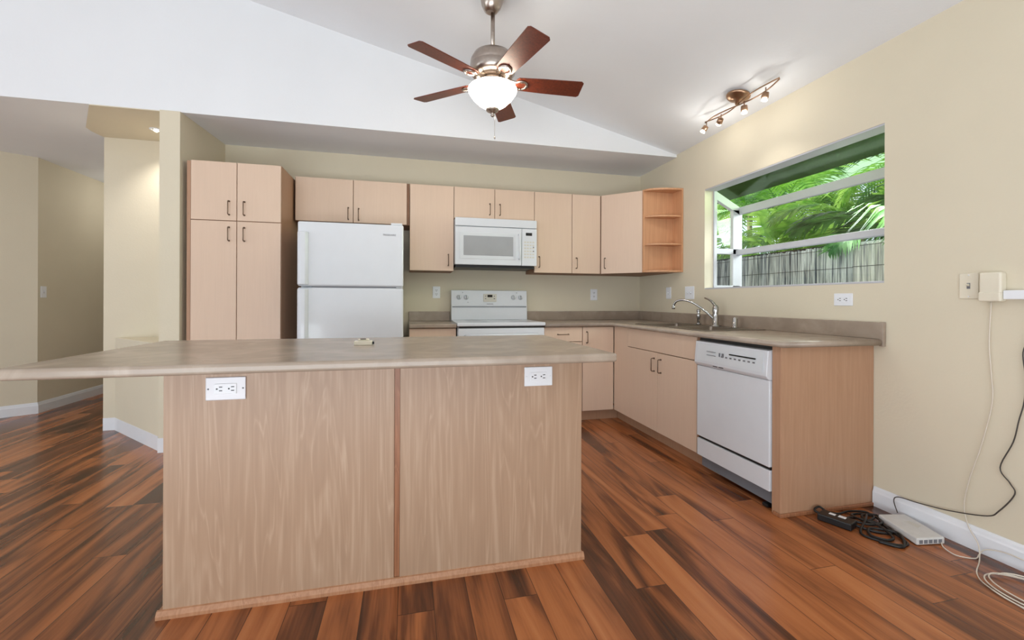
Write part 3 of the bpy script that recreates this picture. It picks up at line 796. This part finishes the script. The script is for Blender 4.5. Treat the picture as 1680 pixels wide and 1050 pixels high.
# ------------------------------------------------------------------ electrical plates
def plate(name, label, cat, loc, rotz, w, h, kind, m=None, group=None):
    t = thing(name, label, cat, loc, rotz, group); m = m or PLATE
    p = obj('cover_plate', Sh().box(-w / 2, w / 2, -.006, 0, -h / 2, h / 2), m, t, .003, 3, local=True)
    if kind in ('duplex_h', 'duplex_v'):
        W_, H_ = (.070, .036) if kind == 'duplex_h' else (.036, .070)
        f = obj('receptacle', Sh().box(-W_ / 2, W_ / 2, -.0085, -.006, -H_ / 2, H_ / 2), PLATE, t, .001, local=True)
        s = Sh()
        for sgn in (-1, 1):
            if kind == 'duplex_h':
                c = sgn * .019
                for dz in (-.0065, .0065): s.box(c - .001, c + .009, -.0092, -.0085, dz - .0016, dz + .0016)
                s.lathe([(.0030, 0), (.0030, .0008)], (c - .008, -.0085, 0), 10, (0, -1, 0))
            else:
                c = sgn * .019
                for dx in (-.0065, .0065): s.box(dx - .0016, dx + .0016, -.0092, -.0085, c - .001, c + .009)
                s.lathe([(.0030, 0), (.0030, .0008)], (0, -.0085, c - .008), 10, (0, -1, 0))
        obj('slots', s, BLACKP, f, local=True)
    if kind in ('switch', 'switch2'):
        for cx in ((0,) if kind == 'switch' else (-.023, .023)):
            f = obj('toggle_surround', Sh().box(cx - .006, cx + .006, -.0075, -.006, -.013, .013), GREYT if kind == 'switch' and m is not PLATE else PLATEM, t, local=True)
            obj('toggle', Sh().prism([(-.0075, -.002), (-.018, .004), (-.018, .009), (-.0075, .009)], cx - .004, cx + .004, 'x'), m, f, local=True)
    sc = Sh()
    sp_ = [(-w * .43, 0), (w * .43, 0)] if kind == 'duplex_h' else ([(0, h * .42), (0, -h * .42)] if kind != 'duplex_v' else [(0, h * .43), (0, -h * .43)])
    for a, b in sp_: sc.lathe([(.0032, 0), (.0025, .0012)], (a, -.006, b), 10, (0, -1, 0))
    obj('screw', sc, GREYT if m is PLATEM else PLATE, p, local=True)
    return t


plate('outlet', 'shiny metallic horizontal outlet on the left panel of the island', 'outlet', (-3.102, IY, .787), 0, .128, .082, 'duplex_h', PLATEM)
plate('outlet', 'flat white horizontal outlet on the right panel of the island', 'outlet', (-1.940, IY, .788), 0, .122, .080, 'duplex_h')
plate('outlet', 'upright white outlet on the back wall between refrigerator and stove', 'outlet', (-2.198, 0, 1.182), 0, .072, .115, 'duplex_v')
plate('outlet', 'upright white outlet on the back wall right of the stove', 'outlet', (-.542, 0, 1.170), 0, .078, .118, 'duplex_v')
plate('light_switch', 'narrow single white plate on the right wall nearest the kitchen corner', 'switch', (0, -.548, 1.183), -PI / 2, .080, .112, 'switch', PLATE)
plate('light_switch', 'wide white double plate above the side sprayer, left of the window', 'switch', (0, -.872, 1.181), -PI / 2, .130, .115, 'switch2', PLATE)
plate('outlet', 'horizontal white outlet on the right wall under the window', 'outlet', (0, -2.298, 1.118), -PI / 2, .112, .072, 'duplex_h')
plate('light_switch', 'ivory single toggle switch on the right wall near the white cable box', 'switch', (0, -2.884, 1.179), -PI / 2, .070, .116, 'switch', IVORY)
plate('light_switch', 'small white switch on the dark hallway wall at the far left', 'switch', (-5.94, .905, 1.17), PI / 2, .070, .112, 'switch', PLATE)

# ------------------------------------------------------------------ white cable box, adapter and cords on the right wall
t = thing('wall_box', 'off-white rounded plastic box on the right wall with a cord hanging down', 'box', (0, -2.975, 1.11))
obj('housing', Sh().box(-.038, 0, -3.012, -2.937, 1.112, 1.235), IVORY, t, .008, 4)
obj('lower_cover', Sh().box(-.042, -.002, -3.013, -2.936, 1.108, 1.150), IVORY, t, .007, 4)
o = obj('plug_adapter', Sh().box(-.030, 0, -3.085, -3.014, 1.118, 1.156), PLATE, bevel=.003)
tag(o, 'small white rectangular adapter beside the wall box at the photo edge', 'adapter')


def cord(label, pts, r, m, sub=6):
    o = obj('cord', Sh().tube(pts, r, 6, sub=sub), m); tag(o, label, 'cord'); return o


cord('white cord hanging from the off-white wall box down to the floor coil',
     [(-.014, -2.968, 1.108), (-.010, -2.959, .935), (-.010, -2.966, .80), (-.010, -2.970, .672), (-.010, -2.934, .476), (-.012, -2.891, .297), (-.014, -2.876, .181), (-.020, -2.895, .10), (-.035, -2.938, .045), (-.10, -2.98, .006), (-.229, -3.045, .006), (-.29, -3.12, .006), (-.33, -3.28, .006)], .0022, CORDW)
pts = []
for k in range(58):
    a = 2 * PI * k / 20 + 2.6; rr = 1 + .05 * math.sin(k * .7)
    pts.append((-.195 + .115 * rr * math.cos(a) + .0006 * k, -3.215 + .175 * rr * math.sin(a) - .0008 * k, .006 + .0002 * k))
cord('loose coil of white cord on the floor by the right baseboard', pts, .0026, CORDW, 3)
cord('thin white cord curling from the front of the white box on the floor',
     [(-.10, -2.842, .012), (-.135, -2.875, .006), (-.150, -2.93, .005), (-.10, -2.965, .005), (-.05, -2.95, .006), (-.03, -2.96, .03), (-.022, -3.02, .05), (-.02, -3.10, .05)], .0024, CORDW)
cord('dark cord drooping in loops down the right wall to the box on the floor',
     [(-.015, -3.074, 1.120), (-.014, -3.098, 1.05), (-.012, -3.090, .97), (-.012, -3.068, .90), (-.012, -3.075, .80), (-.012, -3.072, .70), (-.012, -3.056, .616), (-.012, -3.039, .522), (-.014, -2.999, .401), (-.012, -3.03, .345), (-.012, -3.044, .305), (-.014, -2.996, .214), (-.016, -2.956, .174), (-.018, -2.824, .135), (-.021, -2.70, .115), (-.022, -2.610, .105), (-.040, -2.600, .085), (-.05, -2.625, .035)], .0026, CORDB)

# white box on the floor
t = thing('router', 'flat grey-white router lying on the floor against the baseboard', 'router', (-.12, -2.735, 0))
q = [(-.160, -2.612), (-.022, -2.640), (-.088, -2.850), (-.228, -2.830)]
obj('housing', Sh().prism(q, .003, .034), ROUTER, t, .006, 3)
e0, e1 = Vector((-.228, -2.830)), Vector((-.088, -2.850)); ed = (e1 - e0).normalized(); en = Vector((ed.y, -ed.x))
pr = Sh()
for k in range(5):
    a_ = e0 + ed * (.012 + k * .024); b_ = a_ + ed * .017
    pr.prism([tuple(a_ + en * .001), tuple(b_ + en * .001), tuple(b_ - en * .003), tuple(a_ - en * .003)], .010, .026)
obj('port_row', pr, APPS, t)
vt = Sh()
for k in range(6): vt.box(-.115 + k * .006, -.112 + k * .006, -2.76 + k * .002, -2.70, .0338, .0346)
obj('vent_slots', vt, BEIGEP, t)

# black power supply and tangled leads
t = thing('power_brick', 'black power brick with white label lying by the end panel', 'adapter', (-.40, -2.60, 0))
qb = [(-.455, -2.535), (-.385, -2.508), (-.328, -2.640), (-.400, -2.668)]
obj('case', Sh().prism(qb, .002, .036), BLACKP, t, .005, 3)
obj('label_plate', Sh().prism([(-.405, -2.555), (-.385, -2.547), (-.375, -2.572), (-.395, -2.580)], .0355, .0368).prism([(-.388, -2.590), (-.366, -2.581), (-.355, -2.610), (-.377, -2.619)], .0355, .0368), PLATE, t)
o = cord('tangled black cable lying on the floor between the end panel and the router',
         [(-.34, -2.64, .012), (-.30, -2.70, .008), (-.24, -2.73, .008), (-.20, -2.70, .010), (-.22, -2.63, .012), (-.29, -2.58, .016), (-.33, -2.60, .020), (-.28, -2.66, .020), (-.20, -2.66, .018), (-.16, -2.60, .012), (-.19, -2.55, .010), (-.25, -2.55, .012), (-.28, -2.60, .022), (-.25, -2.68, .022), (-.27, -2.76, .008), (-.32, -2.77, .007), (-.35, -2.72, .007), (-.30, -2.68, .014), (-.22, -2.74, .014), (-.26, -2.80, .008), (-.32, -2.83, .007), (-.37, -2.77, .007)], .0062, BLACKP)
cord('black cable looping behind the power brick toward the wall corner',
     [(-.41, -2.53, .02), (-.43, -2.50, .03), (-.39, -2.49, .04), (-.36, -2.51, .02), (-.30, -2.52, .008), (-.22, -2.51, .008), (-.15, -2.54, .010), (-.17, -2.60, .014), (-.24, -2.62, .014), (-.21, -2.57, .014), (-.14, -2.59, .016), (-.20, -2.66, .014), (-.24, -2.78, .007), (-.27, -2.82, .006), (-.33, -2.80, .006), (-.38, -2.72, .006), (-.36, -2.68, .010), (-.28, -2.64, .028), (-.22, -2.60, .022), (-.18, -2.57, .014)], .0055, BLACKP)
o = obj('black_plug', Sh().box(-.600, -.560, -2.375, -2.335, .001, .020), BLACKP, bevel=.006); tag(o, 'small black plug on the floor in front of the dishwasher kick plate', 'plug')

# small thing on the island
t = thing('latch_clip', 'small ivory plastic latch lying on the island countertop', 'clip', (-2.664, -2.27, CT))
obj('body', Sh().box(-2.702, -2.626, -2.300, -2.262, CT, CT + .018), IVORY, t, .003, 3)
obj('raised_tab', Sh().box(-2.685, -2.640, -2.285, -2.265, CT + .018, CT + .026), IVORY, t, .003)
obj('dark_hinge', Sh().box(-2.626, -2.618, -2.290, -2.272, CT + .003, CT + .014).box(-2.676, -2.652, -2.290, -2.284, CT + .0255, CT + .028), BLACKP, t)
# spot lamp in niche ceiling
t = thing('recessed_spotlight', 'small recessed spotlight in the cream niche ceiling by the partition', 'light', (-4.43, -.265, ZC - .006))
obj('trim_ring', Sh().lathe([(.045, 0), (.045, -.004), (.030, -.006), (.028, 0)], (-4.43, -.265, ZC - .006), 28), PLATE, t)
obj('bulb', Sh().lathe([(.016, 0), (.018, -.012), (.008, -.020)], (-4.43, -.265, ZC - .006), 18), BULB, t)
l = lamp('spot_beam', 'SPOT', (-4.43, -.265, ZC - .04), 22, (1, .96, .90), (.05, .35, -1), spot_size=1.9, spot_blend=.9, shadow_soft_size=.02)

# ------------------------------------------------------------------ ceiling fan
fx, fy = -1.986, -1.767
t = thing('ceiling_fan', 'five-blade ceiling fan with cherry blades and glowing glass bowl', 'fan', (fx, fy, 2.40))
zc = ZC - SL * fx
tilt = Vector((SL, 0, 1)).normalized()
obj('canopy', Sh().lathe([(.078, -.012), (.078, .008), (.074, .014), (.071, .05), (.058, .095), (.040, .125), (.024, .135)], (fx, fy, zc), 36, -Vector((0.10, 0, 1))), NICKEL, t)
obj('downrod', Sh().cyl((fx, fy, 2.56), (fx, fy, zc - .09), .0125), NICKEL, t)
obj('motor_housing', Sh().lathe([(.028, 2.605), (.032, 2.590), (.075, 2.582), (.112, 2.562), (.130, 2.530), (.134, 2.500), (.132, 2.496), (.134, 2.492), (.132, 2.455), (.112, 2.430), (.080, 2.420)][::-1], (fx, fy, 0), 40), NICKEL, t)
obj('switch_housing', Sh().lathe([(.060, 2.372), (.075, 2.380), (.078, 2.400), (.070, 2.424)], (fx, fy, 0), 36), NICKEL, t)
ft = obj('fitter_ring', Sh().lathe([(.100, 2.362), (.112, 2.366), (.112, 2.374), (.060, 2.378)], (fx, fy, 0), 36), NICKEL, t)
obj('glass_bowl', Sh().lathe([(.012, 2.238), (.040, 2.246), (.085, 2.275), (.120, 2.310), (.142, 2.342), (.146, 2.356), (.140, 2.366), (.110, 2.370)], (fx, fy, 0), 40), BOWL, t)
obj('finial', Sh().lathe([(.004, 2.196), (.012, 2.204), (.008, 2.212), (.014, 2.220), (.036, 2.232), (.040, 2.243), (.03, 2.25)], (fx, fy, 0), 24), NICKEL, t)
ch = Sh().tube([(fx + .012, fy - .01, 2.235), (fx + .012, fy - .01, 2.075)], .0012, 6); ch.lathe([(.002, 0), (.005, .006), (.003, .016)], (fx + .012, fy - .01, 2.062), 10)
obj('pull_chain', ch, NICKEL, t)
for k in range(5):
    a = math.radians(68 + 72 * k + 0); R = Matrix.Translation((fx, fy, 2.405)) @ Matrix.Rotation(a, 4, 'Z')
    pitch = Matrix.Rotation(math.radians(-13), 4, 'X')
    s = Sh(); w0, w1 = .052, .066; pts = [(.155, -w0), (.30, -w0 - .008), (.535, -w1), (.548, -w1 + .012), (.548, w1 - .012), (.535, w1), (.30, w0 + .008), (.155, w0), (.140, w0 - .015), (.140, -w0 + .015)]
    s.prism(pts, -.003, .003); bmesh.ops.transform(s.bm, matrix=R @ pitch, verts=s.bm.verts)
    bl = obj('blade', s, CHERRY, t, .001)
    s = Sh(); s.tube([(.07, -.012, .022), (.105, -.018, .006), (.135, -.020, -.004), (.165, -.034, -.008), (.195, -.024, -.007), (.205, 0, -.006), (.195, .024, -.007), (.165, .034, -.008), (.135, .020, -.004), (.105, .018, .006), (.07, .012, .022)], .0075, 8, sub=3)
    for px_, py_ in ((.170, -.03), (.170, .03), (.205, 0)): s.lathe([(.009, 0), (.007, .005)], (px_, py_, -.010), 10, (0, 0, -1))
    bmesh.ops.transform(s.bm, matrix=R @ pitch, verts=s.bm.verts)
    obj('blade_iron', s, NICKEL, bl)
lamp('fan_bowl_light', 'POINT', (fx, fy, 2.325), 6, (1, .86, .66), shadow_soft_size=.05).data.use_shadow = True

# ------------------------------------------------------------------ track light on the sloped ceiling
cz = lambda x: ZC - SL * x
tx, ty = -.25, -1.745
t = thing('track_light', 'bronze serpentine track light with four small spot heads on the sloped ceiling', 'light', (tx, ty, cz(tx) - .05))
dn = Vector((-SL, 0, -1)).normalized()
obj('canopy', Sh().lathe([(.078, -.004), (.078, .004), (.070, .012), (.045, .024), (.015, .030), (.010, .060)], (tx, ty, cz(tx)), 32, dn), BRONZEL, t)


def tp(y, side, amp=.030):
    s_ = (y - ty) / .345
    return Vector((tx + side * amp * math.sin(s_ * PI * 1.0) - .02 * s_ * 0, y, cz(tx) - .058 + .004 * side + .012 * s_ * s_))


obj('rail', Sh().tube([tp(ty - .345 + .69 * k / 24, 1) for k in range(25)], .0045, 8), BRONZEL, t)
obj('rail', Sh().tube([tp(ty - .345 + .69 * k / 24, -1) for k in range(25)], .0045, 8), BRONZEL, t)
heads = [(-1.415, (-.35, .45, -.8), True), (-1.575, (.25, .9, -.55), True), (-1.80, (0.02, -.02, -1), True), (-1.985, (-.10, .15, -1), True)]
for hy, hd, lit in heads:
    c = tp(hy, 0); hd = Vector(hd).normalized()
    arm = obj('arm', Sh().tube([c, c + Vector((0, 0, -.025)), c + Vector((0, 0, -.03)) + hd * .01], .004, 8), BRONZEL, t)
    hc = c + Vector((0, 0, -.03))
    hb = obj('spot_head', Sh().lathe([(.010, 0), (.020, .004), (.022, .030), (.021, .036)], hc, 20, hd), BRONZEL, t)
    obj('bulb', Sh().lathe([(.012, .030), (.015, .040), (.019, .052), (.015, .055)], hc, 20, hd), BULB, hb)
    p = hc + hd * .095
    if hd.z < -.7: lamp('spot_beam', 'SPOT', p, 6, (1, .96, .89), hd, spot_size=2.2, spot_blend=1.0, shadow_soft_size=.02)
    lamp('spot_glow', 'POINT', p, .85, (1, .97, .92), shadow_soft_size=.008)
lamp('added_hall_fill', 'POINT', (-5.4, 1.7, 2.2), 5.5, (1, .97, .92), shadow_soft_size=.12)  # added fill for the dim hall, stands for no visible fixture
